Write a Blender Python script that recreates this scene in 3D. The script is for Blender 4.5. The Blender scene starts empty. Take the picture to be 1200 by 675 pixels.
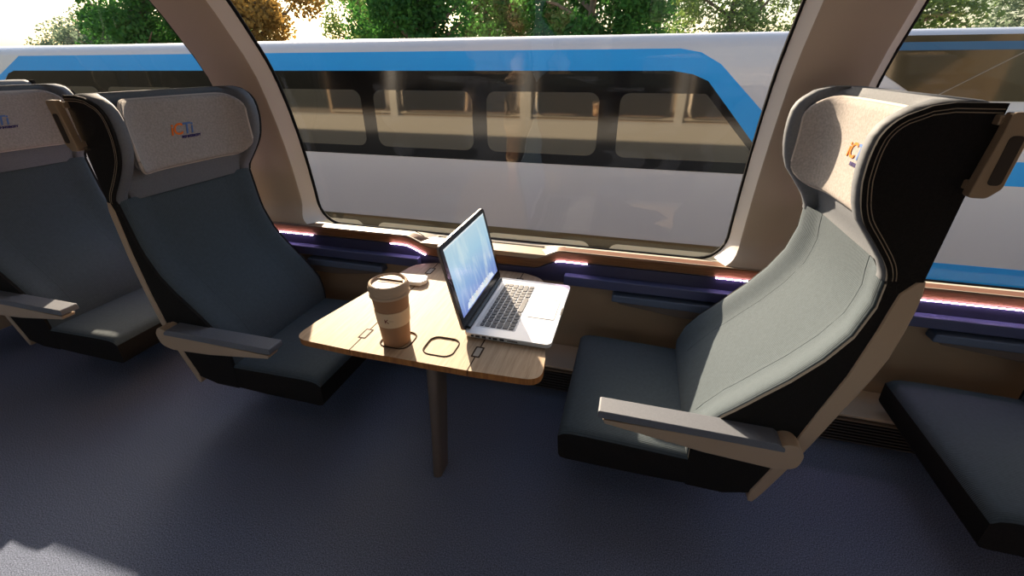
import bpy, bmesh, math, random
from mathutils import Vector, Matrix
random.seed(7)
S = bpy.context.scene
COL = S.collection
PI = math.pi

# ------------------------------------------------------------------ helpers
def lin(c):
    c /= 255.0
    return c/12.92 if c <= .04045 else ((c+.055)/1.055)**2.4
def rgb(r, g, b): return (lin(r), lin(g), lin(b), 1)
def interp(x, tab):
    if x <= tab[0][0]: return tab[0][1]
    for (a, p), (b, q) in zip(tab, tab[1:]):
        if x <= b: return p+(q-p)*(x-a)/(b-a)
    return tab[-1][1]
def sm(a, b, x):
    t = min(1, max(0, (x-a)/(b-a))); return t*t*(3-2*t)

class MB:
    """collects geometry, links it as ONE mesh object"""
    def __init__(s): s.v = []; s.f = []; s.m = []
    def add(s, vs, fs, mi=0):
        o = len(s.v); s.v += [tuple(p) for p in vs]
        for f in fs: s.f.append([i+o for i in f]); s.m.append(mi)
        return s
    def box(s, x0, x1, y0, y1, z0, z1, mi=0):
        v = [(x, y, z) for z in (z0, z1) for y in (y0, y1) for x in (x0, x1)]
        return s.add(v, [(0,2,3,1),(4,5,7,6),(0,1,5,4),(2,6,7,3),(0,4,6,2),(1,3,7,5)], mi)
    def prism(s, pts, fn, mi=0):
        """pts: 2d outline; fn(p, side) -> 3d for side 0/1"""
        n = len(pts); v = [fn(p, 0) for p in pts]+[fn(p, 1) for p in pts]
        f = [tuple(range(n))[::-1], tuple(range(n, 2*n))]+[(i, (i+1) % n, n+(i+1) % n, n+i) for i in range(n)]
        return s.add(v, f, mi)
    def loft(s, rows, closed=False, caps=False, mi=0):
        n = len(rows[0]); v = [p for r in rows for p in r]; f = []
        for j in range(len(rows)-1):
            for i in range(n if closed else n-1):
                k = (i+1) % n
                f.append((j*n+i, j*n+k, (j+1)*n+k, (j+1)*n+i))
        if caps: f += [tuple(range(n))[::-1], tuple((len(rows)-1)*n+i for i in range(n))]
        return s.add(v, f, mi)
    def tube(s, pts, r, n=8, closed=False, mi=0):
        pts = [Vector(p) for p in pts]; m = len(pts); rows = []
        up = Vector((0, 0, 1))
        for i, p in enumerate(pts):
            a = pts[i-1] if (i or closed) else p; b = pts[(i+1) % m] if (i < m-1 or closed) else p
            d = (b-a).normalized()
            u = up if abs(d.z) < .95 else Vector((0, 1, 0))
            e = d.cross(u).normalized(); g = e.cross(d)
            rr = r[i] if isinstance(r, (list, tuple)) else r
            rows.append([p+(e*math.cos(2*PI*k/n)+g*math.sin(2*PI*k/n))*rr for k in range(n)])
        if closed: rows.append(rows[0])
        return s.loft(rows, True, not closed, mi)
    def lathe(s, prof, cx, cy, n=48, mi=0):
        rows = [[(cx+r*math.cos(2*PI*k/n), cy+r*math.sin(2*PI*k/n), z) for k in range(n)] for r, z in prof]
        return s.loft(rows, True, True, mi)
    def build(s, name, mats, parent=None, bevel=0, seg=3, ang=35, weld=True, smooth=True, flip=False, loc=None):
        me = bpy.data.meshes.new(name); me.from_pydata(s.v, [], s.f)
        mats = mats if isinstance(mats, (list, tuple)) else [mats]
        for m in mats: me.materials.append(m)
        for p, mi in zip(me.polygons, s.m): p.material_index = mi
        bm = bmesh.new(); bm.from_mesh(me)
        if weld: bmesh.ops.remove_doubles(bm, verts=bm.verts, dist=1e-5)
        bmesh.ops.recalc_face_normals(bm, faces=bm.faces)
        bm.to_mesh(me); bm.free()
        if smooth:
            for p in me.polygons: p.use_smooth = True
            me.set_sharp_from_angle(angle=math.radians(ang))
        o = bpy.data.objects.new(name, me); COL.objects.link(o)
        if parent: o.parent = parent
        if loc: o.location = loc
        if bevel:
            b = o.modifiers.new('bevel', 'BEVEL'); b.width = bevel; b.segments = seg; b.limit_method = 'ANGLE'; b.angle_limit = math.radians(40)
            b.harden_normals = False
        return o

def empty(name, loc, label=None, cat=None, group=None, kind=None):
    o = bpy.data.objects.new(name, None); COL.objects.link(o); o.location = loc; o.empty_display_size = .1
    return tag(o, label, cat, group, kind)
def tag(o, label=None, cat=None, group=None, kind=None):
    if label: o['label'] = label
    if cat: o['category'] = cat
    if group: o['group'] = group
    if kind: o['kind'] = kind
    return o
def copy_tree(o, parent=None):
    c = o.copy(); COL.objects.link(c)
    if parent: c.parent = parent
    for ch in list(o.children): copy_tree(ch, c)
    return c
def rrect(x0, x1, y0, y1, r, n=6):
    out = []
    for cx, cy, a in ((x1-r, y1-r, 0), (x0+r, y1-r, 90), (x0+r, y0+r, 180), (x1-r, y0+r, 270)):
        for k in range(n+1):
            t = math.radians(a+90*k/n); out.append((cx+r*math.cos(t), cy+r*math.sin(t)))
    return out
def round_poly(pts, rad, n=6):
    out = []; N = len(pts)
    for i, p in enumerate(pts):
        r = rad[i] if isinstance(rad, (list, tuple)) else rad
        p = Vector(p); a = (Vector(pts[i-1])-p); b = (Vector(pts[(i+1) % N])-p)
        la, lb = a.length, b.length
        ang = a.angle(b); d = min(r/math.tan(ang/2), la*.49, lb*.49)
        if r <= 0: out.append(tuple(p)); continue
        p0 = p+a.normalized()*d; p1 = p+b.normalized()*d
        for k in range(n+1):
            t = k/n; out.append(tuple(p0*(1-t)**2+p*2*t*(1-t)+p1*t*t))
    return out

# ------------------------------------------------------------------ materials
def leaf_mat(name, col):
    m = mat(name, col, .6, .25, noise=.45, nscale=1.2); nt = m.node_tree; b = nt.nodes['Principled BSDF']
    tr = nt.nodes.new('ShaderNodeBsdfTranslucent'); mx = nt.nodes.new('ShaderNodeMixShader'); mx.inputs[0].default_value = .45
    src = b.inputs['Base Color'].links[0].from_socket; nt.links.new(src, tr.inputs['Color'])
    nt.links.new(b.outputs[0], mx.inputs[1]); nt.links.new(tr.outputs[0], mx.inputs[2]); nt.links.new(mx.outputs[0], nt.nodes['Material Output'].inputs['Surface'])
    return m
def mat(name, col, rough=.6, spec=.4, metal=0, noise=0, nscale=40, bump=0, bscale=200, coat=0, coat_r=.05, emit=None, es=0, sheen=0):
    m = bpy.data.materials.new(name); m.use_nodes = True; nt = m.node_tree; b = nt.nodes['Principled BSDF']
    b.inputs['Base Color'].default_value = col; b.inputs['Roughness'].default_value = rough
    b.inputs['Specular IOR Level'].default_value = spec; b.inputs['Metallic'].default_value = metal
    b.inputs['Coat Weight'].default_value = coat; b.inputs['Coat Roughness'].default_value = coat_r
    b.inputs['Sheen Weight'].default_value = sheen
    if emit: b.inputs['Emission Color'].default_value = emit; b.inputs['Emission Strength'].default_value = es
    tc = nt.nodes.new('ShaderNodeTexCoord')
    if noise:
        n = nt.nodes.new('ShaderNodeTexNoise'); n.inputs['Scale'].default_value = nscale; n.inputs['Detail'].default_value = 4
        nt.links.new(tc.outputs['Object'], n.inputs['Vector'])
        r = nt.nodes.new('ShaderNodeValToRGB')
        r.color_ramp.elements[0].position = .3; r.color_ramp.elements[1].position = .7
        r.color_ramp.elements[0].color = tuple(c*(1-noise) for c in col[:3])+(1,)
        r.color_ramp.elements[1].color = tuple(min(1, c*(1+noise)) for c in col[:3])+(1,)
        nt.links.new(n.outputs['Fac'], r.inputs['Fac']); nt.links.new(r.outputs['Color'], b.inputs['Base Color'])
    if bump:
        n2 = nt.nodes.new('ShaderNodeTexNoise'); n2.inputs['Scale'].default_value = bscale; n2.inputs['Detail'].default_value = 3
        nt.links.new(tc.outputs['Object'], n2.inputs['Vector'])
        bp = nt.nodes.new('ShaderNodeBump'); bp.inputs['Strength'].default_value = bump; bp.inputs['Distance'].default_value = .004
        nt.links.new(n2.outputs['Fac'], bp.inputs['Height']); nt.links.new(bp.outputs['Normal'], b.inputs['Normal'])
    return m

def ribbed(name, col, rough=.85):
    """woven upholstery: fine vertical ribs plus thread noise"""
    m = mat(name, col, rough, .2, noise=.08, nscale=60, sheen=.05); nt = m.node_tree; b = nt.nodes['Principled BSDF']
    tc = nt.nodes.new('ShaderNodeTexCoord')
    w = nt.nodes.new('ShaderNodeTexWave'); w.bands_direction = 'Y'; w.inputs['Scale'].default_value = 42; w.inputs['Distortion'].default_value = .2
    w.inputs['Detail'].default_value = 1
    nt.links.new(tc.outputs['Object'], w.inputs['Vector'])
    n = nt.nodes.new('ShaderNodeTexNoise'); n.inputs['Scale'].default_value = 350
    nt.links.new(tc.outputs['Object'], n.inputs['Vector'])
    a = nt.nodes.new('ShaderNodeMath'); a.operation = 'ADD'
    nt.links.new(w.outputs['Fac'], a.inputs[0]); nt.links.new(n.outputs['Fac'], a.inputs[1])
    bp = nt.nodes.new('ShaderNodeBump'); bp.inputs['Strength'].default_value = .22; bp.inputs['Distance'].default_value = .004
    nt.links.new(a.outputs[0], bp.inputs['Height']); nt.links.new(bp.outputs['Normal'], b.inputs['Normal'])
    old = b.inputs['Base Color'].links[0].from_socket
    mx = nt.nodes.new('ShaderNodeMix'); mx.data_type = 'RGBA'; mx.blend_type = 'MULTIPLY'; mx.inputs['Factor'].default_value = .22
    nt.links.new(old, mx.inputs['A']); nt.links.new(w.outputs['Color'], mx.inputs['B'])
    nt.links.new(mx.outputs['Result'], b.inputs['Base Color'])
    return m

def wood(name, c1, c2, axis='Y', rough=.45, sc=3.0):
    m = mat(name, c1, rough, .25); nt = m.node_tree; b = nt.nodes['Principled BSDF']
    tc = nt.nodes.new('ShaderNodeTexCoord'); mp = nt.nodes.new('ShaderNodeMapping')
    mp.inputs['Scale'].default_value = {'Y': (26, 1.6, 26), 'X': (1.6, 26, 26), 'Z': (26, 26, 1.6)}[axis]
    nt.links.new(tc.outputs['Object'], mp.inputs['Vector'])
    n = nt.nodes.new('ShaderNodeTexNoise'); n.inputs['Scale'].default_value = sc; n.inputs['Detail'].default_value = 7; n.inputs['Roughness'].default_value = .65
    n.inputs['Distortion'].default_value = .6
    nt.links.new(mp.outputs['Vector'], n.inputs['Vector'])
    r = nt.nodes.new('ShaderNodeValToRGB'); r.color_ramp.elements[0].position = .3; r.color_ramp.elements[1].position = .7
    r.color_ramp.elements[0].color = c1; r.color_ramp.elements[1].color = c2
    nt.links.new(n.outputs['Fac'], r.inputs['Fac']); nt.links.new(r.outputs['Color'], b.inputs['Base Color'])
    return m

def glass_mat(name, tint, refl=.035):
    m = bpy.data.materials.new(name); m.use_nodes = True; nt = m.node_tree; nt.nodes.remove(nt.nodes['Principled BSDF'])
    out = nt.nodes['Material Output']
    t = nt.nodes.new('ShaderNodeBsdfTransparent'); t.inputs['Color'].default_value = tint
    g = nt.nodes.new('ShaderNodeBsdfGlossy'); g.inputs['Roughness'].default_value = .0
    lw = nt.nodes.new('ShaderNodeLayerWeight'); lw.inputs['Blend'].default_value = .5
    pw = nt.nodes.new('ShaderNodeMath'); pw.operation = 'POWER'; pw.inputs[1].default_value = 5; nt.links.new(lw.outputs['Facing'], pw.inputs[0])
    fr = nt.nodes.new('ShaderNodeMath'); fr.operation = 'MULTIPLY_ADD'; fr.inputs[1].default_value = 1-refl; fr.inputs[2].default_value = refl
    nt.links.new(pw.outputs[0], fr.inputs[0])
    mx = nt.nodes.new('ShaderNodeMixShader')
    nt.links.new(fr.outputs[0], mx.inputs['Fac']); nt.links.new(t.outputs[0], mx.inputs[1]); nt.links.new(g.outputs[0], mx.inputs[2])
    nt.links.new(mx.outputs[0], out.inputs['Surface'])
    return m

M = {}
M['carpet'] = mat('carpet', rgb(108, 117, 138), .95, .1, noise=.75, nscale=210, bump=.35, bscale=420)
M['wall_tan'] = mat('wall_tan', rgb(150, 130, 108), .55, .3)
M['pillar'] = mat('pillar_tan', rgb(176, 161, 144), .5, .35, bump=.04, bscale=500)
M['reveal'] = mat('reveal_grey', rgb(222, 214, 205), .5, .35)
M['sill'] = mat('sill_white', rgb(160, 153, 141), .7, .2)
M['gasket'] = mat('gasket_black', rgb(8, 8, 10), .7, .2)
M['navy'] = mat('navy_panel', rgb(48, 48, 76), .35, .5)
M['ledge'] = mat('ledge_navy', rgb(66, 72, 108), .4, .5)
M['trimwood'] = wood('trim_walnut', rgb(84, 54, 32), rgb(124, 84, 52), 'X', .35)
M['ceiling'] = mat('ceiling_white', rgb(215, 208, 198), .6, .3)
M['skin'] = mat('train_skin_cream', rgb(172, 172, 170), .4, .4)
M['plinth'] = mat('plinth_beige', rgb(196, 180, 158), .5, .35)
M['slat'] = mat('grille_dark', rgb(44, 42, 42), .5, .4)
M['slat_edge'] = mat('grille_edge', rgb(112, 98, 84), .45, .4)
M['fabric'] = ribbed('seat_fabric_slate', rgb(69, 80, 87))
M['black'] = mat('side_fabric_black', rgb(30, 28, 27), .9, .15, noise=.2, nscale=150, bump=.3, bscale=400)
M['leather'] = mat('headrest_slate', rgb(100, 104, 110), .7, .3, noise=.08, nscale=120, bump=.08, bscale=350)
M['headpad'] = mat('headrest_grey_weave', rgb(152, 146, 142), .9, .15, noise=.16, nscale=110, bump=.35, bscale=420)
M['padedge'] = mat('headrest_edge_grey', rgb(182, 174, 168), .85, .15)
M['stitch'] = mat('stitch_tan', rgb(150, 136, 116), .7, .2)
M['shell'] = mat('seat_shell_tan', rgb(168, 147, 124), .45, .4)
M['arm'] = mat('armrest_slate', rgb(100, 104, 112), .6, .3, noise=.06, nscale=150, bump=.1, bscale=400)
M['wallarm'] = mat('wall_armrest_blue', rgb(84, 98, 124), .55, .35)
M['wallarm_under'] = mat('wall_armrest_under', rgb(96, 88, 84), .6, .3)
M['handle'] = mat('grab_handle_bronze', rgb(150, 130, 106), .35, .5, metal=.2)
M['inset'] = mat('handle_inset', rgb(44, 34, 26), .5, .4)
M['oak'] = wood('table_oak', rgb(140, 118, 94), rgb(176, 154, 128), 'Y', .65, 2.4)
M['oak_edge'] = wood('table_edge', rgb(122, 76, 38), rgb(176, 120, 66), 'Z', .5, 2.0)
M['leg'] = mat('table_leg_bronze', rgb(112, 100, 90), .35, .5, metal=.35)
M['line'] = mat('table_seam_dark', rgb(52, 38, 28), .8, .1)
M['hinge'] = mat('hinge_grey', rgb(150, 142, 132), .7, .2)
M['alu'] = mat('laptop_aluminium', rgb(206, 206, 208), .35, .5, metal=.25)
M['bezel'] = mat('laptop_bezel_black', rgb(30, 28, 28), .25, .5)
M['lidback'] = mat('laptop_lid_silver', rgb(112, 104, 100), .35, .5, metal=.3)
M['key'] = mat('key_dark', rgb(58, 60, 66), .5, .4)
M['port'] = mat('port_dark', rgb(40, 38, 40), .5, .4)
M['cupbody'] = mat('cup_brown', rgb(150, 112, 82), .55, .35)
M['cupsleeve'] = mat('cup_sleeve_sand', rgb(206, 180, 148), .65, .3)
M['cuplid'] = mat('cup_lid_beige', rgb(172, 150, 130), .6, .25)
M['cupdark'] = mat('cup_slot', rgb(60, 44, 36), .5, .3)
M['cupmark'] = mat('cup_mark', rgb(110, 40, 36), .6, .3)
M['phone'] = mat('white_gloss', rgb(238, 234, 226), .12, .6)
M['orange'] = mat('logo_orange', rgb(226, 112, 40), .8, .2)
M['logoblue'] = mat('logo_blue', rgb(86, 116, 168), .8, .2)
M['logonavy'] = mat('logo_navy', rgb(58, 50, 96), .8, .2)
M['body'] = mat('carriage_grey', rgb(194, 187, 186), .25, .5, coat=.5, coat_r=.03)
M['blue'] = mat('carriage_blue', rgb(2, 150, 222), .35, .4)
M['band'] = mat('carriage_black_band', rgb(8, 7, 7), .1, .5)
M['tanpane'] = None
M['leafA'] = leaf_mat('leaf_green', rgb(58, 104, 44))
M['leafB'] = leaf_mat('leaf_olive', rgb(104, 128, 66))
M['leafC'] = leaf_mat('leaf_golden', rgb(146, 116, 58))  # golden tone of the lens flare put into the leaf colour
M['leafD'] = leaf_mat('leaf_greygreen', rgb(104, 122, 100))
M['bark'] = mat('bark', rgb(104, 92, 80), .9, .2, noise=.3, nscale=8)
M['gravel'] = mat('gravel', rgb(150, 138, 122), .95, .2, noise=.35, nscale=14)
M['led'] = mat('led_strip', rgb(255, 240, 255), .4, .3, emit=(1, .66, .97, 1), es=42)
M['lamp'] = mat('lamp_white', rgb(255, 250, 240), .4, .3, emit=(.62, .82, 1, 1), es=.5)  # bluish glow for the added fill lamps
M['glass'] = glass_mat('window_glass', (.95, .94, .91, 1))

def pane_mat():
    m = bpy.data.materials.new('tinted_reflective_glass'); m.use_nodes = True; nt = m.node_tree; b = nt.nodes['Principled BSDF']
    b.inputs['Base Color'].default_value = rgb(112, 106, 94); b.inputs['Metallic'].default_value = .65; b.inputs['Roughness'].default_value = .04
    return m
M['tanpane'] = pane_mat()
def pane_dark():
    m = bpy.data.materials.new('brown_reflective_glass'); m.use_nodes = True; b = m.node_tree.nodes['Principled BSDF']
    b.inputs['Base Color'].default_value = rgb(84, 74, 54); b.inputs['Metallic'].default_value = .25; b.inputs['Roughness'].default_value = .08
    return m
M['brownpane'] = pane_dark()

def screen_mat():
    m = bpy.data.materials.new('laptop_screen_picture'); m.use_nodes = True; nt = m.node_tree; b = nt.nodes['Principled BSDF']
    b.inputs['Base Color'].default_value = (.01, .01, .012, 1); b.inputs['Roughness'].default_value = .25
    tc = nt.nodes.new('ShaderNodeTexCoord')
    sp = nt.nodes.new('ShaderNodeSeparateXYZ'); nt.links.new(tc.outputs['Generated'], sp.inputs[0])
    r = nt.nodes.new('ShaderNodeValToRGB'); e = r.color_ramp.elements
    e[0].position = 0; e[0].color = rgb(120, 138, 205); e[1].position = 1; e[1].color = rgb(186, 214, 226)
    k = e.new(.3); k.color = rgb(136, 172, 220); k = e.new(.65); k.color = rgb(164, 204, 226)
    nt.links.new(sp.outputs['Z'], r.inputs['Fac'])
    mp = nt.nodes.new('ShaderNodeMapping'); mp.inputs['Scale'].default_value = (1, 9, 1.1); mp.inputs['Rotation'].default_value = (.12, 0, 0)
    nt.links.new(tc.outputs['Generated'], mp.inputs['Vector'])
    n = nt.nodes.new('ShaderNodeTexNoise'); n.inputs['Scale'].default_value = 1.3; n.inputs['Detail'].default_value = 2; n.inputs['Distortion'].default_value = .5
    nt.links.new(mp.outputs['Vector'], n.inputs['Vector'])
    r2 = nt.nodes.new('ShaderNodeValToRGB'); r2.color_ramp.elements[0].position = .5; r2.color_ramp.elements[1].position = .75
    r2.color_ramp.elements[0].color = (0, 0, 0, 1); r2.color_ramp.elements[1].color = (.55, .55, .55, 1)
    nt.links.new(n.outputs['Fac'], r2.inputs['Fac'])
    mx = nt.nodes.new('ShaderNodeMix'); mx.data_type = 'RGBA'
    nt.links.new(r2.outputs['Color'], mx.inputs['Factor']); nt.links.new(r.outputs['Color'], mx.inputs['A']); mx.inputs['B'].default_value = rgb(222, 238, 238)
    nt.links.new(mx.outputs['Result'], b.inputs['Emission Color']); b.inputs['Emission Strength'].default_value = .95
    return m
M['screen'] = screen_mat()

# ------------------------------------------------------------------ camera
CAM = Vector((0, 0, 1.96)); PITCH, YAW, ROLL, FPX = .4845, -.2711, -.0048, 503.5
F = Vector((math.sin(YAW)*math.cos(PITCH), math.cos(YAW)*math.cos(PITCH), -math.sin(PITCH)))
R = Vector((math.cos(YAW), -math.sin(YAW), 0)); U = R.cross(F)
R, U = R*math.cos(ROLL)+U*math.sin(ROLL), U*math.cos(ROLL)-R*math.sin(ROLL)
cd = bpy.data.cameras.new('camera'); cam = bpy.data.objects.new('camera', cd); COL.objects.link(cam)
cd.sensor_width = 36; cd.lens = FPX/1200*36; cd.clip_start = .02; cd.clip_end = 300
cam.matrix_world = Matrix(((R.x, U.x, -F.x, CAM.x), (R.y, U.y, -F.y, CAM.y), (R.z, U.z, -F.z, CAM.z), (0, 0, 0, 1)))
S.camera = cam

# ------------------------------------------------------------------ the carriage shell
XA, XB = -7.7, 6.0                       # ends of the saloon
GP = [(.87,2.66),(1.1,2.655),(1.3,2.64),(1.5,2.615),(1.7,2.575),(1.88,2.525),(2.0,2.47),(2.09,2.415),(2.2,2.35),(2.3,2.28),(2.4,2.2),(2.5,2.11)]
def yg(z): return interp(z, GP)
WINS = [(-2.25, .60), (-5.62, -2.78), (1.03, 3.88)]     # glass openings
ZB, ZT, RAD = .875, 2.45, .17

tag(MB().box(XA, XB, -2.5, 2.6, -.06, 0).build('floor', M['carpet']), 'dark blue grey flecked carpet floor', kind='structure')
tag(MB().box(XA, XB, 2.48, 2.60, 0, .87).build('wall_front', M['wall_tan']), 'tan lower side wall under the windows', kind='structure')

def dip(x): return -.068*sm(-1.46, -1.25, x)*(1-sm(-.55, -.36, x))
xs = sorted(set([XA, XB]+[-1.5+.02*i for i in range(62)]))
def sweep(prof, mat_, name, x0=XA, x1=XB, label=None):
    pts = [x0]+[x for x in xs if x0 < x < x1]+[x1]
    m = MB(); m.loft([[(x, y, z+dip(x)*w) for y, z, w in prof] for x in pts], True, True)
    return tag(m.build(name, mat_, ang=30), label, kind='structure')
sweep([(2.484,.845,1),(2.472,.852,1),(2.472,.902,1),(2.484,.910,1),(2.56,.905,.6),(2.56,.845,.6)], M['trimwood'], 'trim_1', label='brown wooden trim band running under the window sill')
sweep([(2.482,.911,1),(2.655,.876,0),(2.66,.84,0),(2.5,.84,1)], M['sill'], 'trim_2', label='white window sill ledge')
sweep([(2.466,.70,0),(2.466,.846,1),(2.50,.846,1),(2.50,.70,0)], M['navy'], 'trim_3', label='navy wall panel under the light strip')
for n, (a, b) in (('trim_4', (-.335, XB)), ('trim_5', (XA, -1.34))):
    tag(MB().box(a, b, 2.415, 2.468, .708, .772).build(n, M['ledge'], bevel=.006), 'narrow navy ledge along the wall', kind='structure')

# heater plinth with louvred front
m = MB().prism([(2.235,.185),(2.225,.195),(2.225,.208),(2.25,.215),(2.485,.205),(2.485,0),(2.29,0),(2.29,.17)], lambda p, s: (XA if s == 0 else XB, p[0], p[1]))
bb = tag(m.build('baseboard_front', M['plinth']), 'beige heater plinth along the foot of the wall', kind='structure')
g = MB().box(XA, XB, 2.262, 2.29, 0, .186); g.build('louvre_back', M['gasket'], bb)
for k in range(8):
    z = .014+k*.0215
    MB().prism([(2.225,z),(2.227,z+.008),(2.27,z+.017),(2.27,z+.011)], lambda p, s: (XA if s == 0 else XB, p[0], p[1])).build('louvre', M['slat_edge'] if k == 7 else M['slat'], bb)

# pillars between the windows
def pillar(name, xl, xr, wl, wr, lab):
    """glass edges xl < xr (the openings on each side end there), wl/wr reveal widths"""
    zz = [.905+.0, .93, .95, .97, 1.0, 1.03, 1.06, 1.1, 1.2, 1.3, 1.45, 1.6, 1.75, 1.88, 2.0, 2.1, 2.2, 2.3, 2.4, 2.48]
    face = MB(); rl = MB(); rr = MB(); rows = []; rowl = []; rowr = []; out = []
    for z in zz:
        dx = 0
        if z < ZB+RAD: dx = RAD-math.sqrt(max(0, RAD**2-(ZB+RAD-z)**2))
        dx *= .9
        y = yg(z); yf = y-.075-.075*(1-sm(.905, 1.05, z))
        rows.append([(xl+wl-dx, yf, z), (xl+wl-dx+.012, yf-.008, z), ((xl+xr)/2, yf-.012, z), (xr-wr+dx-.012, yf-.008, z), (xr-wr+dx, yf, z)])
        rowl.append([(xl-dx, y-.004, z), (xl+wl-dx, yf, z)]); rowr.append([(xr-wr+dx, yf, z), (xr+dx, y-.004, z)])
    face.loft(rows); rl.loft(rowl); rr.loft(rowr)
    o = tag(face.build(name, M['pillar'], ang=50), lab, kind='structure')
    rl.build('reveal', M['reveal'], o); rr.build('reveal', M['reveal'], o)
    # outer skin of the pillar
    sk = MB().loft([[(xl+.12, yg(z)+.02, z), (xl+.14, yg(z)+.06, z), (xr-.14, yg(z)+.06, z), (xr-.12, yg(z)+.02, z)] for z in [.6]+zz], True, True)
    sk.build('outer_skin', M['skin'], o)
pillar('wall_pillar_left', -2.78, -2.25, .075, .075, 'tan curved pillar left of the table window')
pillar('wall_pillar_right', .60, 1.03, .05, .06, 'tan curved pillar behind the right hand seat')
pillar('wall_pillar_far_left', -6.1, -5.62, .075, .075, 'tan pillar beyond the far left window')
pillar('wall_pillar_far_right', 3.88, 4.4, .06, .06, 'tan pillar beyond the far right window')

# windows: gasket + pane
for i, (a, b) in enumerate(WINS):
    loop = rrect(a, b, ZB, ZT, RAD, 8)
    dense = []
    for j, p in enumerate(loop):
        q = loop[(j+1) % len(loop)]; L = math.hypot(q[0]-p[0], q[1]-p[1]); n = max(1, int(L/.06))
        dense += [(p[0]+(q[0]-p[0])*k/n, p[1]+(q[1]-p[1])*k/n) for k in range(n)]
    o = MB().tube([(x, yg(z)+.002, z) for x, z in dense], .011, 8, True).build('window_%d' % (i+1), M['gasket'])
    tag(o, ['black rubber gasket and pane of the wide table window', 'gasket and pane of the window behind the left seats', 'gasket and pane of the window behind the right seat'][i], kind='structure')
    MB().loft([[(x, yg(z)+.012, z) for x in (a-.01, b+.01)] for z in [ZB-.01]+[ZB+.04*k for k in range(1, 39)]+[ZT]]).build('pane', M['glass'], o)

# cantrail / ceiling, back wall, ends, outside skin
ceil = [(yg(z)-.085, z) for z in (2.44, 2.5)]+[(1.98, 2.62), (1.75, 2.76), (1.4, 2.88), (1.0, 2.94), (-1.0, 2.94), (-1.6, 2.86), (-2.1, 2.65), (-2.4, 2.4)]
m = MB().loft([[(x, y, z) for y, z in ceil] for x in (XA, XB)]); m.loft([[(x, y+(.1 if y > 1.9 else 0), z+.12) for y, z in ceil] for x in (XA, XB)])
tag(m.build('ceiling', M['ceiling']), 'pale curved carriage ceiling', kind='structure')
m = MB(); m.box(XA, XB, -2.5, -2.4, 0, 1.2); m.box(XA, XB, -2.5, -2.4, 1.85, 2.6)
for x in (-7.7, -4.2, -.9, 2.4, 5.5): m.box(x, x+.5, -2.5, -2.4, .95, 2.3)
tag(m.build('wall_back', M['wall_tan']), 'side wall across the aisle behind the camera', kind='structure')
for n, x in (('wall_left', XA-.08), ('wall_right', XB)):
    tag(MB().box(x, x+.08, -2.5, 2.6, 0, 3.0).build(n, M['wall_tan']), 'end wall of the saloon', kind='structure')
m = MB(); m.loft([[(x, y, z) for y, z in ((2.66, -1.6), (2.78, -1.2), (2.78, .3), (2.77, .77), (2.69, .80))] for x in (-16, 14)])
m.loft([[(x, y, z) for y, z in ((2.22, 2.47), (2.3, 2.44), (2.25, 2.6), (1.9, 2.85), (1.2, 3.1), (-1.2, 3.1))] for x in (-16, 14)])
tag(m.build('wall_outside', M['skin']), 'cream outer skin of this carriage', kind='structure')
tag(MB().box(-60, 60, -30, 60, -2.7, -2.4).build('ground', M['gravel']), 'gravel track bed outside', kind='structure')

# light strips under the wooden trim
for (a, b, lab) in ((-7.6, -2.19, 'glowing pinkish light strip under the trim beside the left seats'),
                    (-1.56, -1.30, 'short curved glowing strip left of the laptop at the table bay'),
                    (-.40, -.20, 'short glowing strip right of the table bay'),
                    (.54, .95, 'glowing light strip at the foot of the right hand pillar'),
                    (1.2, 5.9, 'long glowing light strip behind the right hand seat')):
    pts = [a]+[x for x in xs if a < x < b]+[b]
    o = MB().tube([(x, 2.4605, .8475+dip(x)) for x in pts], .0024, 8).build('light_strip', M['led'])
    tag(o, lab, 'light')

# vent set in the sill over the table
def sill_z(x, y): t = (y-2.482)/.173; return .911-.035*t+dip(x)*(1-t)
v = MB().loft([[(x, y, sill_z(x, y)+.0012) for y in (2.492, 2.55, 2.60, 2.638)] for x in [-1.28+.04*i for i in range(20)]+[-.5]])
vent = v.build('air_vent', M['sill'], ang=60)
tag(vent, 'white perforated air vent set in the sill behind the laptop', 'air vent')
M['slot'] = mat('slot_black', rgb(10, 9, 9), 1, 0)
sv = MB()
for i in range(68):
    x = -1.26+i*.0112
    q = [(x, 2.598), (x+.008, 2.598), (x+.006, 2.620), (x-.002, 2.620)]
    sv.add([(a, b, sill_z(a, b)+.003) for a, b in q], [(0,1,2,3)])
sv.build('perforation', M['slot'], vent, smooth=False)
sv = MB()
for r in range(4):
    for i in range(120):
        x = -1.24+i*.006; y = 2.515+.019*r
        sv.add([(a, b, sill_z(a, b)+.003) for a, b in ((x, y), (x+.003, y), (x+.003, y+.006), (x, y+.006))], [(0,1,2,3)])
sv.build('fine_perforation', M['hinge'], vent, smooth=False)
edge = [(-1.45, 2.635), (-1.36, 2.575), (-1.27, 2.508)]+[(-1.2+.1*k, 2.503) for k in range(7)]+[(-.53, 2.508), (-.44, 2.575), (-.36, 2.60)]
dense = [(a[0]+(b[0]-a[0])*k/6, a[1]+(b[1]-a[1])*k/6) for a, b in zip(edge, edge[1:]) for k in range(6)]+[edge[-1]]
MB().tube([(x, y, sill_z(x, y)+.002) for x, y in dense], .0026, 5).build('vent_edge', M['slot'], vent)

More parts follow.
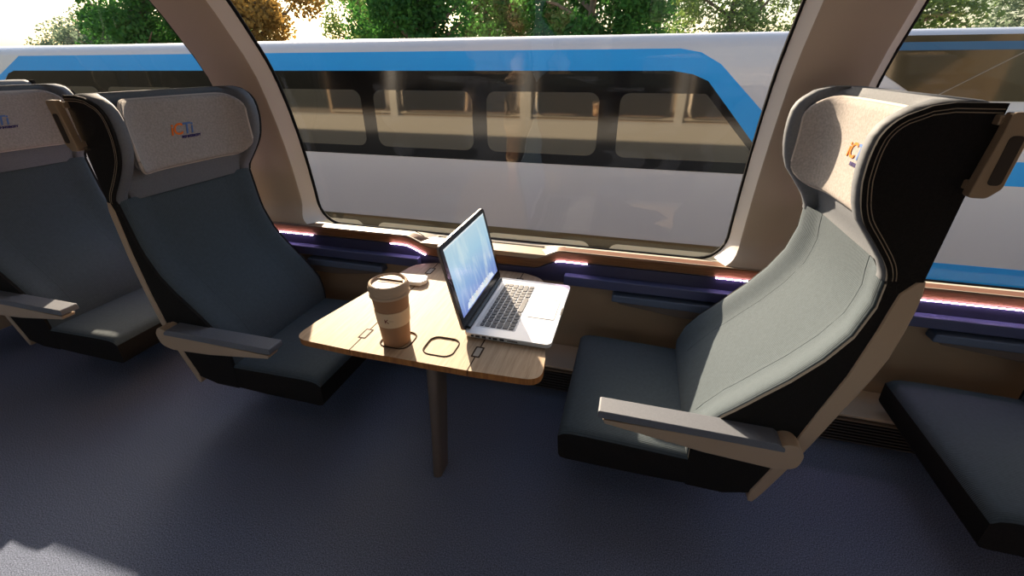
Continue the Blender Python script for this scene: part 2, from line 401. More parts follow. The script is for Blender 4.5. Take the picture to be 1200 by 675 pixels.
# ------------------------------------------------------------------ seats
# c = distance back from the front of the cushion, v = across (window side +), z = height
PROF = {
 'reclined': dict(
   f=[(.42,.56),(.5,.555),(.6,.585),(.69,.645),(.75,.70),(.83,.765),(.906,.83),(1.02,.91),(1.13,.965),(1.25,.99),(1.37,.985)],
   b=[(.255,.865),(.30,.885),(.47,.94),(.65,.99),(.83,1.036),(.95,1.07),(1.07,1.093),(1.22,1.103),(1.31,1.10),(1.365,1.09)],
   i=[(.255,.845),(.30,.835),(.45,.88),(.65,.93),(.81,.963),(.976,1.0),(1.17,1.025),(1.308,1.037),(1.365,1.075)],
   w=[(1.356,.983),(1.40,.965),(1.46,.918),(1.528,.861),(1.58,.838),(1.65,.82),(1.718,.816),(1.77,.82),(1.80,.832),(1.828,.857),(1.85,.89),(1.862,.92)],
   top=1.866, hb=1.08, hb0=1.085, cin=1.0),
 'upright': dict(
   f=[(.42,.56),(.525,.555),(.62,.575),(.684,.625),(.73,.66),(.815,.735),(.871,.785),(.95,.845),(1.1,.90),(1.3,.915),(1.37,.92)],
   b=[(.252,.885),(.30,.90),(.448,.945),(.634,.985),(.849,1.003),(1.074,1.007),(1.319,.995),(1.36,.98)],
   i=[(.252,.865),(.30,.855),(.448,.90),(.634,.942),(.849,.962),(1.074,.966),(1.319,.955),(1.36,.967)],
   w=[(1.346,.925),(1.382,.912),(1.445,.855),(1.50,.808),(1.553,.77),(1.61,.748),(1.674,.735),(1.74,.735),(1.772,.745),(1.80,.765),(1.827,.80),(1.838,.83)],
   top=1.842, hb=.955, hb0=.975, cin=.90)}
W = .418
def make_seat(kind, s, X0, label):
    """s=+1: sitter faces -X, s=-1: sitter faces +X"""
    P = PROF[kind]; f = lambda z: interp(z, P['f']); b = lambda z: interp(z, P['b']); ii = lambda z: interp(z, P['i']); w = lambda z: interp(z, P['w'])
    root = empty('passenger_seat', (X0, 1.883, 0), label, 'seat', 'passenger seats in the saloon')
    p3 = lambda c, v, z: (s*c, v, z)
    top = P['top']; hb = P['hb']; zs0 = 1.345
    def hback(z): return P['hb0']+(hb-P['hb0'])*sm(zs0, top, z)
    # cushion
    m = MB(); NV = 18
    prof = [(.60,.275),(.4,.268),(.04,.266),(.014,.272),(.004,.29),(.0,.34),(-.004,.405),(.004,.43),(.02,.444),(.05,.451),(.12,.453),(.3,.448),(.5,.442),(.57,.44),(.60,.44)]
    rows = []
    for k in range(NV+1):
        a = -1+2*k/NV; v = W*math.copysign(1-(1-abs(a))**1.6, a)
        e = abs(v)/W; drop = .02*max(0, (e-.93)/.07)**2
        rows.append([p3(c, v, z-(drop if z > .42 else 0)) for c, z in prof])
    m.loft(rows, True, True)
    o = m.build('seat_cushion', [M['fabric'], M['black']], root, ang=50)
    for p in o.data.polygons:
        if p.center.z < .405 or abs(p.normal.y) > .8: p.material_index = 1  # front and sides blacker than the top: shade put into the colour
    # backrest upholstery
    zz = [.425,.46,.5,.55,.6,.65,.69,.73,.78,.83,.87,.91,.96,1.02,1.08,1.13,1.19,1.25,1.31,1.362]
    vv = [-1,-.985,-.95,-.9,-.84,-.77,-.7,-.62,-.5,-.3,0,.3,.5,.62,.7,.77,.84,.9,.95,.985,1]
    rows = []
    for z in zz:
        rec = .045*sm(.45, .62, z)*(1-.35*sm(1.15, 1.36, z)); row = []
        row.append(p3(f(z)+.032, -W+.006, z))
        for a in vv:
            e = abs(a); c = f(z)+rec*(1-sm(.55, .93, e))+.03*max(0, (e-.93)/.07)**2
            row.append(p3(c, a*W, z))
        row.append(p3(f(z)+.032, W-.006, z)); rows.append(row)
    MB().loft(rows).build('backrest', M['fabric'], root, ang=60)
    # seams that divide the back into panels
    for a in (-.56, .56):
        MB().tube([p3(f(z)+.045*sm(.45,.62,z)*(1-.35*sm(1.15,1.36,z))*(1-sm(.55,.93,.56))-.0005, a*W, z) for z in zz[3:]], .0022, 5).build('seam', M['fabric'], root)
    # black flanks
    core = [(f(z)+.075, z) for z in zz]+[(ii(z)+.004, z) for z in [1.362,1.308,1.17,.976,.81,.65,.45,.30]]+[(.74,.268),(.56,.272)]
    MB().prism(core, lambda p, k: p3(p[0], (-W+.006, W-.006)[k], p[1])).build('flank', M['black'], root, ang=30)
    for sd in (-1, 1):
        fl = [(f(z)+.010, z) for z in zz]+[(ii(z)+.004, z) for z in [1.362,1.308,1.17,.976,.81,.65,.45,.30]]+[(.74,.267),(.585,.268)]
        MB().prism(fl, lambda p, k: p3(p[0], sd*(W-(.022, -.001)[k]), p[1])).build('flank_cover', M['black'], root, ang=30)
    # tan back shell
    zb = [.252,.262,.28,.32,.38,.45,.55,.65,.75,.83,.9,.976,1.07,1.17,1.25,1.31,1.362]
    MB().prism([(b(z), z) for z in zb]+[(ii(z), z) for z in zb[::-1]], lambda p, k: p3(p[0], (-W-.006, W+.006)[k], p[1])).build('back_shell', M['shell'], root, bevel=.005, seg=2)
    # headrest shell, U shaped in plan
    zh = [zs0,1.36,1.38,1.41,1.445,1.48,1.528,1.58,1.63,1.68,1.73,1.77,1.80,1.82,top-.018,top-.007,top]
    rows = []
    for z in zh:
        e = .0
        if z > top-.02: e = .022*((z-(top-.02))/.02)**2
        ww = w(z)+e; hbz = hback(z)-e; Wz = W-e*.6
        cin = P['cin']+.028*(1-sm(1.36, 1.47, z)); cin = max(cin, ww+.012)
        half = [(hbz, 0), (hbz, Wz-.05), (hbz-.012, Wz-.012), (hbz-.04, Wz), ((ww+.04+hbz)/2, Wz), (ww+.045, Wz), (ww+.02, Wz-.003), (ww+.004, Wz-.012), (ww, Wz-.026),
                (ww+.001, Wz-.050), (ww+.01, Wz-.062), (ww+.034, Wz-.07), (min(cin, ww+.075), Wz-.078), (cin-.02*(cin > ww+.1), Wz-.10), (cin, Wz-.15), (cin, .14), (cin, 0)]
        row = [p3(c, v, z) for c, v in half]+[p3(c, -v, z) for c, v in half[-2:0:-1]]
        rows.append(row)
    hs = MB().loft(rows, True, True).build('headrest_shell', M['leather'], root, ang=60)
    # black side panels of the headrest with stitching
    zp = [1.350+.012*q for q in range(int((top-.012-1.350)/.012)+1)]+[top-.012]
    for sd in (-1, 1):
        edge = [((w(z-.02)+2*w(z)+w(z+.02))/4+.008+.03*max(0, (z-(top-.05))/.05)**2, z) for z in zp]+[(w(top)+.05, top-.003)]
        out = edge+[(hback(top-.01)-.002, top-.003)]+[(hback(z)-.002, z) for z in (1.6, 1.358)]
        pn = MB().prism(out, lambda p, k: p3(p[0], sd*(W+(-.004, .007)[k]), p[1])).build('side_panel', M['black'], root, ang=30)
        for off in (.014, .023):
            pts = []
            for j, (c, z) in enumerate(edge):
                a = edge[max(0, j-1)]; d = edge[min(len(edge)-1, j+1)]
                tx, tz = d[0]-a[0], d[1]-a[1]; L = math.hypot(tx, tz)
                pts.append((c+tz/L*off, z-tx/L*off if tz/L < .98 or True else z))
            pts = [(c, min(z, top-.003-off)) for c, z in pts]+[(hback(top)-.006, top-.003-off)]
            MB().tube([p3(c, sd*(W+.0075), z) for c, z in pts], .0014, 5).build('stitching', M['stitch'], pn)
    # headrest cushion, wraps round inside the wings
    zc = (1.47+top-.032)/2; hz = (top-.032-1.47)/2; hv = .350
    def pad(v, z):
        e = abs(v)/hv; return P['cin']-.034-.118*e**5-.01*sm(zc, zc+hz, z)
    NB, NA = 18, 28; rows = []; rin = []
    rc = .09
    for j in range(NB+1):
        t = -1+2*j/NB; t = math.copysign(1-(1-abs(t))**1.7, t); z = zc+hz*t
        d = max(0, abs(t*hz)-(hz-rc)); hw = hv-(rc-math.sqrt(max(0, rc*rc-d*d)))
        row = []
        for k in range(NA+1):
            a = -1+2*k/NA; a = math.copysign(1-(1-abs(a))**1.5, a); v = hw*a
            edge = min(1, (1-abs(a))*hw/.018, (1-abs(t))*hz/.018+.0)
            row.append(p3(pad(v, z)+.022*(1-math.sqrt(max(0, 1-(1-edge)**2))), v, z))
        rows.append(row)
    o = MB().loft(rows).build('headrest_cushion', M['headpad'], root, ang=80)
    sol = o.modifiers.new('solid', 'SOLIDIFY'); sol.thickness = .03; sol.offset = -1 if s < 0 else -1
    rim = [rows[j][0] for j in range(NB+1)]+[rows[NB][k] for k in range(1, NA)]+[rows[j][NA] for j in range(NB, -1, -1)]+[rows[0][k] for k in range(NA-1, 0, -1)]
    MB().tube([(x, y*.985, zc+(z-zc)*.985) for x, y, z in rim], .007, 6, True).build('piping', M['padedge'], o)
    # operator's letters printed on the headrest
    def letters(txt, size, v0, z0, mt, shear=0):
        cu = bpy.data.curves.new('lettering', 'FONT'); cu.body = txt; cu.size = size; cu.extrude = .0005; cu.offset = .0012; cu.shear = shear; cu.space_character = .95
        t = bpy.data.objects.new('lettering', cu); COL.objects.link(t); t.parent = o; cu.materials.append(mt)
        c = pad(v0, z0)-.0025
        t.location = p3(c, v0, z0)
        t.rotation_euler = (PI/2, 0, -PI/2 if s > 0 else PI/2)
        me = bpy.data.meshes.new_from_object(t); me.name = 'lettering'
        n = bpy.data.objects.new('lettering', me); n.location = t.location; n.rotation_euler = t.rotation_euler
        bpy.data.objects.remove(t); COL.objects.link(n); n.parent = o; n.name = 'lettering'
        return n
    d = -s                                  # reading direction along v, seen from the sitter's front
    letters('iC', .078, -.075 if d > 0 else .085, 1.625 if kind == 'upright' else 1.64, M['orange'], .25)
    letters('Ti', .078, -.005 if d > 0 else .012, 1.625 if kind == 'upright' else 1.64, M['logoblue'], .25)
    letters('PKP INTERCITY', .017, -.02 if d > 0 else .03, 1.604 if kind == 'upright' else 1.615, M['logonavy'], .1)
    # aisle armrest
    beam = round_poly([(.19,.632),(.20,.612),(.60,.560),(.86,.545),(.935,.565),(.942,.64),(.91,.682),(.872,.678),(.82,.645)], [.004,.01,.05,.05,.05,.045,.03,.01,.01])
    bm_ = MB().prism(beam, lambda p, k: p3(p[0], (-W-.078, -W-.012)[k], p[1])).build('armrest_beam', M['shell'], root, bevel=.006, seg=2)
    padp = round_poly([(.168,.645),(.168,.682),(.84,.682),(.87,.66),(.87,.645)], [.012,.01,.012,.012,.004])
    MB().prism(padp, lambda p, k: p3(p[0], (-W-.085, -W+.006)[k], p[1])).build('armrest_pad', M['arm'], bm_, bevel=.01, seg=3)
    MB().prism([(.885+.045*math.cos(2*PI*q/20), .635+.045*math.sin(2*PI*q/20)) for q in range(20)], lambda p, k: p3(p[0], (-W-.03, -W+.01)[k], p[1])).build('pivot', M['shell'], bm_)
    # grab handle on the rear aisle corner of the headrest
    zo = top-1.866
    ext = .10 if kind == 'reclined' else .046
    ho = round_poly([(hb-.022,1.632+zo),(hb+.02,1.632+zo),(hb+.044,1.66+zo),(hb+.044,1.802+zo),(hb+ext,1.806+zo),(hb+ext,1.846+zo),(hb-.012,1.846+zo),(hb-.012,1.80+zo)], [.012,.02,.02,.004 if kind == 'reclined' else 0,.004,.012,.012,.01])
    h = MB().prism(ho, lambda p, k: p3(p[0], (-W-.052, -W-.022)[k], p[1])).build('grab_handle', M['handle'], root, bevel=.006)
    MB().prism(rrect(hb+.004, hb+.034, 1.668+zo, 1.792+zo, .01, 4), lambda p, k: p3(p[0], (-W-.0535, -W-.04)[k], p[1])).build('handle_inset', M['inset'], h)
    for z in (1.66+zo, 1.825+zo):
        MB().box(min(s*(hb-.02), s*(hb+.0)), max(s*(hb-.02), s*(hb+.0)), -W-.03, -W+.01, z-.012, z+.012).build('handle_foot', M['handle'], h, bevel=.004)
    return root
seatL = make_seat('upright', -1, -1.49, 'slate blue seat with grey headrest, directly left of the wooden table')
seatR = make_seat('reclined', 1, -.185, 'sunlit slate seat facing the laptop from the right of the table')
c = copy_tree(seatL); c.location.x = -2.965; c['label'] = 'slate seat at the left edge of the photo with a sun patch on its cushion'
c = copy_tree(seatR); c.location.x = 1.47; c['label'] = 'slate seat at the right edge, mostly its cushion in view behind the sunlit seat'
c = copy_tree(seatR); c.location.x = -5.15; c['label'] = 'seat behind the leftmost seat, back to back, only its headrest top in view'

# armrests fixed to the window wall
def wall_arm(s, X0, label):
    root = empty('wall_armrest', (X0, 2.44, .6), label, 'armrest', 'armrests on the window wall')
    pp = round_poly([(0,.035),(.004,.082),(.62,.082),(.64,.03)], [.015,.015,.012,.01])
    MB().prism(pp, lambda p, k: (s*p[0], (-.035, .04)[k], p[1])).build('pad', M['wallarm'], root, bevel=.012)
    MB().prism([(.03,.036),(.62,.036),(.62,-.02),(.42,-.025),(.05,.02)], lambda p, k: (s*p[0], (-.025, .04)[k], p[1])).build('bracket', M['wallarm_under'], root, bevel=.004)
wall_arm(1, -.03, 'blue grey armrest on the wall beside the sunlit right hand seat')
wall_arm(-1, -1.62, 'blue grey wall armrest beside the seat left of the table')
wall_arm(1, 1.64, 'blue grey wall armrest above the cushion at the right edge')
wall_arm(-1, -3.1, 'blue grey wall armrest beside the leftmost seat')

# ------------------------------------------------------------------ table
TX, TZ = -.905, .74
tab = empty('folding_table', (TX, 1.95, 0), 'light oak folding table on a single bronze leg between the facing seats', 'table')
def tp(x, y): return (x-TX, y-1.95)
hole = lambda cx: rrect(cx-.078, cx+.078, 1.485, 1.632, .045, 6)
def slab(name, outline, holes=()):
    """slab with through openings, wood top and darker edge"""
    me = bpy.data.meshes.new(name); bm = bmesh.new()
    loops = [outline]+list(holes); edges = []
    for L in loops:
        vs = [bm.verts.new((*tp(*p), TZ)) for p in L]
        edges += [bm.edges.new((vs[k], vs[(k+1) % len(vs)])) for k in range(len(vs))]
    bmesh.ops.triangle_fill(bm, use_beauty=True, edges=edges)
    top = list(bm.faces)
    ret = bmesh.ops.extrude_face_region(bm, geom=top)
    for v in [g for g in ret['geom'] if isinstance(g, bmesh.types.BMVert)]: v.co.z -= .034
    bmesh.ops.recalc_face_normals(bm, faces=bm.faces)
    for fc in bm.faces: fc.material_index = 0 if abs(fc.normal.z) > .7 else 1
    bm.to_mesh(me); bm.free()
    me.materials.append(M['oak']); me.materials.append(M['oak_edge'])
    o = bpy.data.objects.new(name, me); COL.objects.link(o); o.parent = tab
    return o
CX = (-1.02, -.79)
top_ = slab('tabletop', [(-1.2045,1.418),(-.6055,1.418),(-.6055,2.455),(-1.2045,2.455)], [hole(x) for x in CX])
lf = round_poly([(-.602,1.418),(-.268,1.432),(-.285,1.60),(-.455,2.40),(-.602,2.458)], [0,.09,.1,.14,0], 8)
slab('table_leaf', lf)
slab('table_leaf', [(2*TX-x, y) for x, y in lf[::-1]])
for x in CX:
    w_ = MB(); h = hole(x)
    w_.prism(h, lambda p, k: (*tp(*p), TZ-.003-.012*k)); wl = w_.build('charging_well', M['oak'], tab)
    MB().tube([(*tp(*p), TZ+.0005) for p in h], .0035, 5, True).build('rim', M['line'], wl)
MB().box(-.36, .36, -.45, .40, TZ-.05, TZ-.035).build('under_frame', M['leg'], tab, bevel=.004)
for x in (-.604, -1.206):
    for (y0, y1) in ((1.522, 1.60), (2.285, 2.37)):
        hg = MB().prism(rrect(x-.022, x+.022, y0-.004, y1+.004, .006, 3), lambda p, k: (*tp(*p), TZ-.002+.0026*k)).build('hinge', M['line'], tab)
        MB().prism(rrect(x-.014, x+.014, y0+.006, y1-.006, .004, 3), lambda p, k: (*tp(*p), TZ+.0001+.001*k)).build('hinge_plate', M['hinge'], hg)
for x in (-.604, -1.206):
    MB().box(x-TX-.0032, x-TX+.0032, 1.4185-1.95, 2.452-1.95, TZ-.02, TZ+.0004).build('seam_strip', M['line'], tab)
lg = [(x*1.0, y) for x, y in rrect(-.825, -.775, 1.40, 1.53, .022, 6)]
lo = rrect(-.835, -.787, 1.392, 1.51, .022, 6)
MB().loft([[(*tp(-.835+(x+.825)*1.3, y+.05), TZ-.036) for x, y in lg], [(*tp(-.832+(x+.825), y+.02), .3) for x, y in lg], [(*tp(x, y), 0) for x, y in lo]], True, True).build('leg', M['leg'], tab, ang=50)

# ------------------------------------------------------------------ laptop
LX0, LX1, LY0, LY1, LZ = -.715, -.272, 1.662, 2.30, .7412
lap = empty('laptop', (LX0, 1.981, LZ), 'open silver laptop with a pale blue screen on the wooden table', 'laptop')
def lp(x, y, z): return (x-LX0, y-1.981, z)
bo = rrect(LX0, LX1, LY0, LY1, .03, 8)
bs = MB()
bs.loft([[lp(LX0+.22+(x-LX0-.22)*k, 1.981+(y-1.981)*(1-(1-k)*.7), z) for x, y in bo] for k, z in ((.96,0),(.985,.004),(1,.012),(1,.026),(.996,.029))], True, True)
base = bs.build('base', M['alu'], lap, ang=30)
KX0, KX1, KY0, KY1 = -.665, -.475, 1.735, 2.225
kb = MB().prism(rrect(KX0-.008, KX1+.008, KY0-.006, KY1+.006, .008, 3), lambda p, k: lp(*p, .0285+.001*k)).build('keyboard', mat('key_gap', rgb(206, 204, 204), .4, .4), lap)
rowsk = [14, 14, 14, 13, 12]
nr = 6; kw = (KX1-KX0)/nr
keym = MB().prism(rrect(-.5, .5, -.5, .5, .14, 3), lambda p, k: (p[0]*(1-.06*k), p[1]*(1-.06*k), k*.0035)).build('key', M['key'], kb, smooth=False)
first = True
# rows run from the hinge (function keys) toward the palm rest; the sitter's left is the far (+Y) end
layout = [[1]*14, [1]*13+[1.5], [1.5]+[1]*12+[1], [1.8]+[1]*11+[1.8], [2.3]+[1]*10+[2.3], [1,1,1,1.3,5.2,1.3,1,1,1,1]]
for r, row in enumerate(layout):
    tot = sum(row); y = KY1; hgt = kw*(.62 if r == 0 else .84)
    xc = KX0+kw*(r+.5)+(.004 if r == 0 else 0)
    for wk in row:
        wy = (KY1-KY0)*wk/tot
        k = keym if first else keym.copy()
        if not first: COL.objects.link(k); k.parent = kb
        first = False
        k.location = lp(xc, y-wy/2, .0293); k.scale = (hgt, wy-.006, 1)
        y -= wy
MB().prism(rrect(-.445, -.300, 1.885, 2.09, .008, 3), lambda p, k: lp(*p, .0288+.0012*k)).build('trackpad', mat('trackpad', rgb(206, 204, 204), .3, .5, metal=.3), lap)
tr = MB().tube([lp(x, y, .0302) for x, y in rrect(-.445, -.300, 1.885, 2.09, .008, 3)], .0009, 4, True); tr.build('trackpad_edge', M['port'], lap)
for (x, wd, h) in ((-.668,.014,.010),(-.640,.022,.012),(-.607,.020,.013),(-.576,.012,.010),(-.550,.022,.011),(-.515,.022,.011),(-.462,.052,.005)):
    MB().box(*[q for pr_ in zip(lp(x-wd/2, LY0-.0015, .0165-h/2), lp(x+wd/2, LY0+.01, .0165+h/2)) for q in pr_]).build('port', M['port'], lap)
MB().box(*[q for pr_ in zip(lp(LX1-.006, 1.945, .024), lp(LX1+.001, 2.02, .029)) for q in pr_]).build('finger_notch', M['hinge'], lap)
MB().tube([lp(LX0+.012, y, .032) for y in (1.70, 1.8, 2.16, 2.262)], .013, 10).build('hinge_bar', M['bezel'], lap)
# lid, tilted back
TILT = math.radians(12.8); LH = .455
def lidp(u, y, d):                     # u up the lid, d toward the sitter
    x = LX0+.006-math.sin(TILT)*u+math.cos(TILT)*d; z = .03+math.cos(TILT)*u+math.sin(TILT)*d
    return lp(x, y, z)
lout = [(u, y) for u, y in rrect(.0, LH, LY0-.004, LY1-.008, .03, 8)]
lid = MB().prism(lout, lambda p, k: lidp(p[0], p[1], (-.012, .0)[k])).build('lid', M['lidback'], lap, ang=30)
MB().prism([(u, y) for u, y in rrect(.004, LH-.003, LY0-.001, LY1-.011, .027, 8)], lambda p, k: lidp(p[0], p[1], (-.001, .0025)[k])).build('bezel', M['bezel'], lid, ang=30)
SC = (.062, LH-.026, LY0+.03, LY1-.042)
MB().add([lidp(SC[0], SC[2], .0032), lidp(SC[1], SC[2], .0032), lidp(SC[1], SC[3], .0032), lidp(SC[0], SC[3], .0032)], [(0,1,2,3)]).build('screen', M['screen'], lid, smooth=False)
dock = MB().add([lidp(.070, 1.76, .0036), lidp(.098, 1.78, .0036), lidp(.098, 2.17, .0036), lidp(.070, 2.19, .0036)], [(0,1,2,3)]).build('dock_bar', mat('screen_dock', rgb(230, 236, 240), .3, .3, emit=rgb(214, 226, 234), es=.8), lid, smooth=False)
ic = [rgb(200,212,226), rgb(222,222,222), rgb(186,206,214), rgb(214,214,206), rgb(196,200,216)]
for q in range(11):
    y = 1.80+q*.032
    MB().add([lidp(.074, y, .004), lidp(.106, y, .004), lidp(.106, y+.024, .004), lidp(.074, y+.024, .004)], [(0,1,2,3)]).build('screen_icon', mat('icon_%d' % q, ic[q % 5], .3, .3, emit=ic[q % 5], es=.8), lid, smooth=False)
MB().add([lidp(LH-.034, SC[2], .0036), lidp(LH-.026, SC[2], .0036), lidp(LH-.026, SC[3], .0036), lidp(LH-.034, SC[3], .0036)], [(0,1,2,3)]).build('menu_bar', mat('screen_menu', rgb(230, 236, 240), .3, .3, emit=rgb(220, 230, 234), es=.8), lid, smooth=False)

# ------------------------------------------------------------------ coffee cup
CCX, CCY = -1.025, 1.552
cup = empty('coffee_cup', (CCX, CCY, TZ-.0025), 'brown takeaway coffee cup with beige lid and sleeve on the table', 'cup')
def rr_(z): return .066+.021*z/.29
body = MB().lathe([(.060,.002),(.064,.0),(rr_(0),.004)]+[(rr_(.29*k/10), .29*k/10) for k in range(1, 11)], 0, 0); body.build('body', M['cupbody'], cup)
MB().lathe([(rr_(.118)+.0005,.118),(rr_(.118)+.0025,.119)]+[(rr_(.118+.08*k/5)+.0025, .118+.08*k/5) for k in range(1, 6)]+[(rr_(.199)+.0005,.199)], 0, 0).build('sleeve', M['cupsleeve'], cup)
ld = MB().lathe([(.087,.268),(.0935,.270),(.0935,.280),(.089,.284),(.0885,.294),(.0945,.300),(.095,.310),(.091,.318),(.088,.330),(.082,.334),(.077,.331),(.074,.322),(.03,.322),(.0,.3225)], 0, 0).build('lid', M['cuplid'], cup)
MB().prism([(math.cos(t)*.066, math.sin(t)*.066) for t in [math.radians(20+14*k) for k in range(11)]], lambda p, k: (p[0], p[1]+.0, .322+.007*k)).build('lid_ridge', M['cuplid'], ld, bevel=.003)
MB().tube([(-.064, .016, .330), (.0, .018, .3295), (.064, .016, .330)], .0022, 5).build('lid_groove', M['cupdark'], ld)
MB().prism([(math.cos(t)*r, math.sin(t)*r) for t, r in [(math.radians(232+5*k), .070) for k in range(6)]]+[(math.cos(t)*r, math.sin(t)*r) for t, r in [(math.radians(257-5*k), .058) for k in range(6)]], lambda p, k: (p[0], p[1], .3215+.002*k)).build('sip_hole', M['cupdark'], ld)
cm = MB()
az = math.radians(-78)
def cs(a, z): t = az+a/.078; r = rr_(z)+.0032; return (r*math.cos(t), r*math.sin(t), z)
for (a0, z0, a1, z1, wd) in ((-.012,.170,-.012,.148,.004), (-.010,.158,.002,.170,.004), (-.010,.160,.004,.148,.004), (.006,.160,.026,.158,.0015)):
    dx, dz = a1-a0, z1-z0; L = math.hypot(dx, dz); nx, nz = -dz/L*wd/2, dx/L*wd/2
    cm.add([cs(a0+nx, z0+nz), cs(a1+nx, z1+nz), cs(a1-nx, z1-nz), cs(a0-nx, z0-nz)], [(0,1,2,3)])
cm.build('printed_mark', M['cupmark'], cup, smooth=False)

# white device lying on the table
ph = MB().prism(round_poly([(-.10,-.05),(.085,-.06),(.115,-.02),(.10,.05),(-.09,.06)], [.02,.015,.015,.02,.02], 5), lambda p, k: (p[0], p[1], .026*k)).build('smartphone', M['phone'], bevel=.006)
ph.location = (-1.262, 2.155, TZ+.0005); ph.rotation_euler = (0, 0, .1)
tag(ph, 'small glossy white device lying flat behind the coffee cup', 'phone')

# ------------------------------------------------------------------ the train on the next track
D = 6.5
car = empty('train_carriage', (-5, D, -2.4), 'grey passenger carriage with a blue stripe and black window band on the next track', 'train')
def cp(x, y, z): return (x+5, y-D, z+2.4)
prof = [(D,-2.0),(D,2.10),(D+.015,2.16),(D+.05,2.21),(D+.12,2.252),(D+.25,2.275),(D+.8,2.30),(D+2.6,2.30),(D+2.8,2.0),(D+2.8,-2.0)]
MB().loft([[cp(x, y, z) for y, z in prof] for x in (-22, 16)], True, True).build('body', M['body'], car, ang=40)
def panel(name, pts, m_, d0=.0, d1=.006, parent=None):
    return MB().prism(pts, lambda p, k: cp(p[0], D-(d0 if k == 0 else d1), p[1])).build(name, m_, parent or car, smooth=False)
stripe = [(-11.57,2.10),(.40,2.10),(.654,2.055),(.906,1.925),(1.496,1.396),(3.38,-.40),(3.45,-.42),(16,-.42),(16,-.66),(3.1,-.66),(1.453,1.031),(.795,1.733),(.60,1.81),(.35,1.85),(-11.9,1.85),(-12.1,1.80),(-12.35,1.66),(-14.6,-.66),(-22,-.66),(-22,-.42),(-14.7,-.42),(-12.5,1.72)]
panel('blue_stripe', stripe, M['blue'])
bandp = [(.35,1.85),(.60,1.81),(.795,1.733),(1.10,1.41),(1.86,.60),(-13.3,.60),(-12.4,1.60),(-12.1,1.80),(-11.9,1.85)]
band = panel('window_band', bandp, M['band'], 0, .0065)
for k in range(6):
    x1 = -.545-1.862*k
    panel('window', rrect(x1-1.635, x1, .745, 1.585, .14, 6), M['tanpane'], .0065, .010, band)
panel('window', round_poly([(-.27,1.585),(.80,1.585),(1.62,.745),(-.27,.745)], [.14,.06,.06,.14]), M['tanpane'], .0065, .010, band)
low = panel('lower_window_band', [(-13,-.47),(3.0,-.47),(3.6,-1.75),(-14,-1.75)], mat('lower_band_brown', rgb(92, 80, 56), .4, .4), 0, .0065)
for k in range(6):
    x1 = 1.55-2.05*k
    panel('lower_window', rrect(x1-1.78, x1, -1.6, -.58, .16, 6), mat('lower_pane_cream', rgb(250, 232, 196), .2, .5), .0065, .010, low)
# the next section to the right: a big brown tinted window with painted reflections, and a blue stripe
bw = panel('tinted_window', [(2.2,2.10),(2.26,2.20),(16,2.20),(16,1.545),(3.13,1.545)][::-1], M['brownpane'], .0, .0080)
panel('tinted_window_stripe', [(2.35,2.135),(16,2.135),(16,2.055),(2.46,2.055)], mat('stripe_dark_blue', rgb(22, 88, 128), .3, .4), .0080, .0100, bw)  # reflected blue stripe, painted on the glass as a panel
MB().tube([cp(3.27, D-.011, 1.60), cp(3.9, D-.011, 2.045)], .006, 5).build('tinted_window_bar', mat('window_bar', rgb(150, 136, 118), .4, .4), bw)  # edge of a reflection in the glass, painted on as a thin tube
panel('blue_stripe', [(2.12,.90),(16,.90),(16,.62),(2.38,.62)], M['blue'], 0, .0075)

# ------------------------------------------------------------------ trees behind the train
def tree(x, y, h, rx, m_, n, label, seed, trunk_vis=False, zlow=.8, leaf=.15, gap=0):
    rnd = random.Random(seed)
    root = empty('tree', (x, y, -2.4), label, 'tree', 'trees behind the train')
    t = MB(); top = h+2.4
    t.tube([(0,0,0),(.08,.05,top*.4),(-.05,0,top*.7),(.05,.05,top*.95)], [.2,.15,.09,.03], 8)
    for k in range(9):
        a = rnd.uniform(0, 2*PI); z0 = top*rnd.uniform(.45, .8); L = rx*rnd.uniform(.6, 1)
        t.tube([(0,0,z0),(math.cos(a)*L*.5, math.sin(a)*L*.4, z0+.3*L),(math.cos(a)*L, math.sin(a)*L*.7, z0+.75*L*rnd.uniform(.4,1))], [.07,.045,.015], 5)
    t.build('trunk', M['bark'], root)
    cr = MB(); blobs = []
    for k in range(44):
        a = rnd.uniform(0, 2*PI); rr = rx*math.sqrt(rnd.random())*.8
        z = 2.4+zlow+(h-zlow)*rnd.random()*.85
        blobs.append((math.cos(a)*rr, math.sin(a)*rr*.7, z, rnd.uniform(.45, .8)*min(rx, 1.5)*.7))
    for k in range(n):
        bx, by, bz, br = rnd.choice(blobs)
        d = Vector((rnd.gauss(0,1), rnd.gauss(0,1), rnd.gauss(0,1))).normalized()*br*rnd.random()**.4
        p = Vector((bx, by, min(bz+d.z*.9, top)))+Vector((d.x, d.y, 0))
        e = Vector((rnd.gauss(0,1), rnd.gauss(0,1), rnd.gauss(0,1))).normalized(); g_ = e.orthogonal().normalized()
        l = leaf*rnd.uniform(.6, 1.3); q = e*l; w_ = g_*l*.28
        cr.add([p-q*.5, p+w_, p+q*.5, p-w_], [(0,1,2,3)])
    cr.build('crown', m_, root, weld=False, smooth=False)
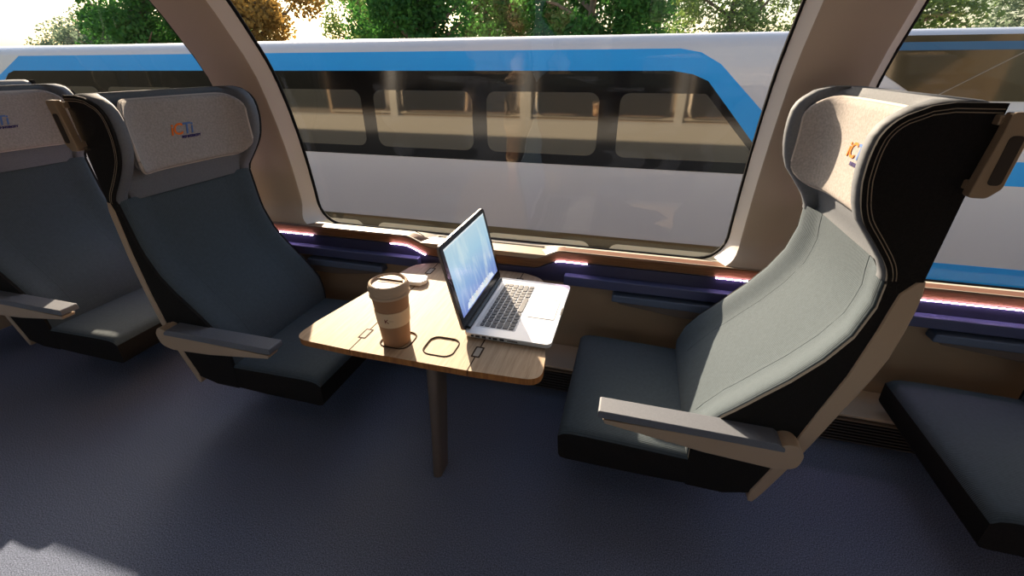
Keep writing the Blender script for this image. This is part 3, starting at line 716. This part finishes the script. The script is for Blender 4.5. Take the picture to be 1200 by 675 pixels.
G = [(-29.0, 19, 4.0, 2.6, 'leafD', 11000, 'pale grey green tree at the far left edge'),
     (-24.4, 18, 4.5, 2.1, 'leafD', 13000, 'pale grey tree just left of the big dark green tree'),
     (-18.6, 14.5, 5.4, 2.7, 'leafA', 22000, 'big dark green tree above the leftmost seats'),
     (-19.0, 18.6, 5.6, 2.4, 'leafA', 14000, 'dark green tree partly hidden by the left pillar'),
     (-13.0, 14.2, 5.0, 2.7, 'leafC', 28000, 'golden brown tree at the upper left corner of the table window'),
     (-10.2, 18.4, 5.6, 2.2, 'leafB', 16000, 'thin olive tree with sky showing between its branches'),
     (-6.9, 14.2, 5.2, 2.2, 'leafA', 20000, 'dark green tree left of centre in the table window'),
     (-4.6, 18.4, 5.8, 2.6, 'leafA', 18000, 'dark green tree in the centre of the table window'),
     (-1.6, 14.3, 5.1, 2.3, 'leafA', 20000, 'dark green tree right of centre in the table window'),
     (-14.4, 23, 6.2, 2.4, 'leafB', 12000, 'low olive tree just right of the golden brown tree'),
     (-7.6, 23, 6.4, 2.4, 'leafA', 16000, 'round dark green bush in the middle of the table window'),
     (.4, 23, 6.2, 2.4, 'leafA', 16000, 'dark green bush left of the thin lighter tree'),
     (2.6, 18.2, 5.6, 2.4, 'leafB', 11000, 'thin lighter tree at the upper right of the table window'),
     (5.7, 14.2, 4.4, 1.7, 'leafB', 10000, 'yellow green bush beside the right hand pillar'),
     (10.2, 15.8, 5.0, 2.7, 'leafD', 18000, 'pale grey green tree at the upper right corner')]
for q, (x, y, h, rx, mm, n, lab) in enumerate(G): tree(x, y, h, rx, M[mm], n, lab, 20+q)

# ------------------------------------------------------------------ added fill lamps, sun, sky
for x in (-5.2, -1.9, 1.4, 4.6):
    l = MB().prism(rrect(x-.9, x+.9, -.12, .12, .1, 6), lambda p, k: (p[0], p[1]+.55, 2.905+.035*k)).build('ceiling_lamp', M['lamp'])  # unseen glowing panel, added to light the interior
    tag(l, 'long flush lamp in the ceiling above the aisle', 'lamp', 'ceiling lamps above the aisle')
sd = bpy.data.lights.new('sun', 'SUN'); sd.energy = 19.5; sd.color = (1, .82, .62); sd.angle = math.radians(.6)
sun = bpy.data.objects.new('sun', sd); COL.objects.link(sun)
to_sun = Vector((-.66, 1, .48)).normalized()
sun.rotation_euler = to_sun.to_track_quat('Z', 'Y').to_euler(); sun.location = (-8, 12, 8)
wd = bpy.data.worlds.new('world'); S.world = wd; wd.use_nodes = True; nt = wd.node_tree
bg = nt.nodes['Background']; sky = nt.nodes.new('ShaderNodeTexSky'); sky.sky_type = 'NISHITA'; sky.sun_disc = False
sky.sun_elevation = math.radians(30); sky.sun_rotation = math.atan2(-.68, 1); sky.air_density = 1.2; sky.dust_density = 2.5; sky.ozone_density = 1
nt.links.new(sky.outputs[0], bg.inputs['Color']); bg.inputs['Strength'].default_value = .29

S.view_settings.view_transform = 'Standard'; S.view_settings.look = 'None'; S.view_settings.gamma = 1
S.view_settings.use_curve_mapping = False; S.view_settings.exposure = 0
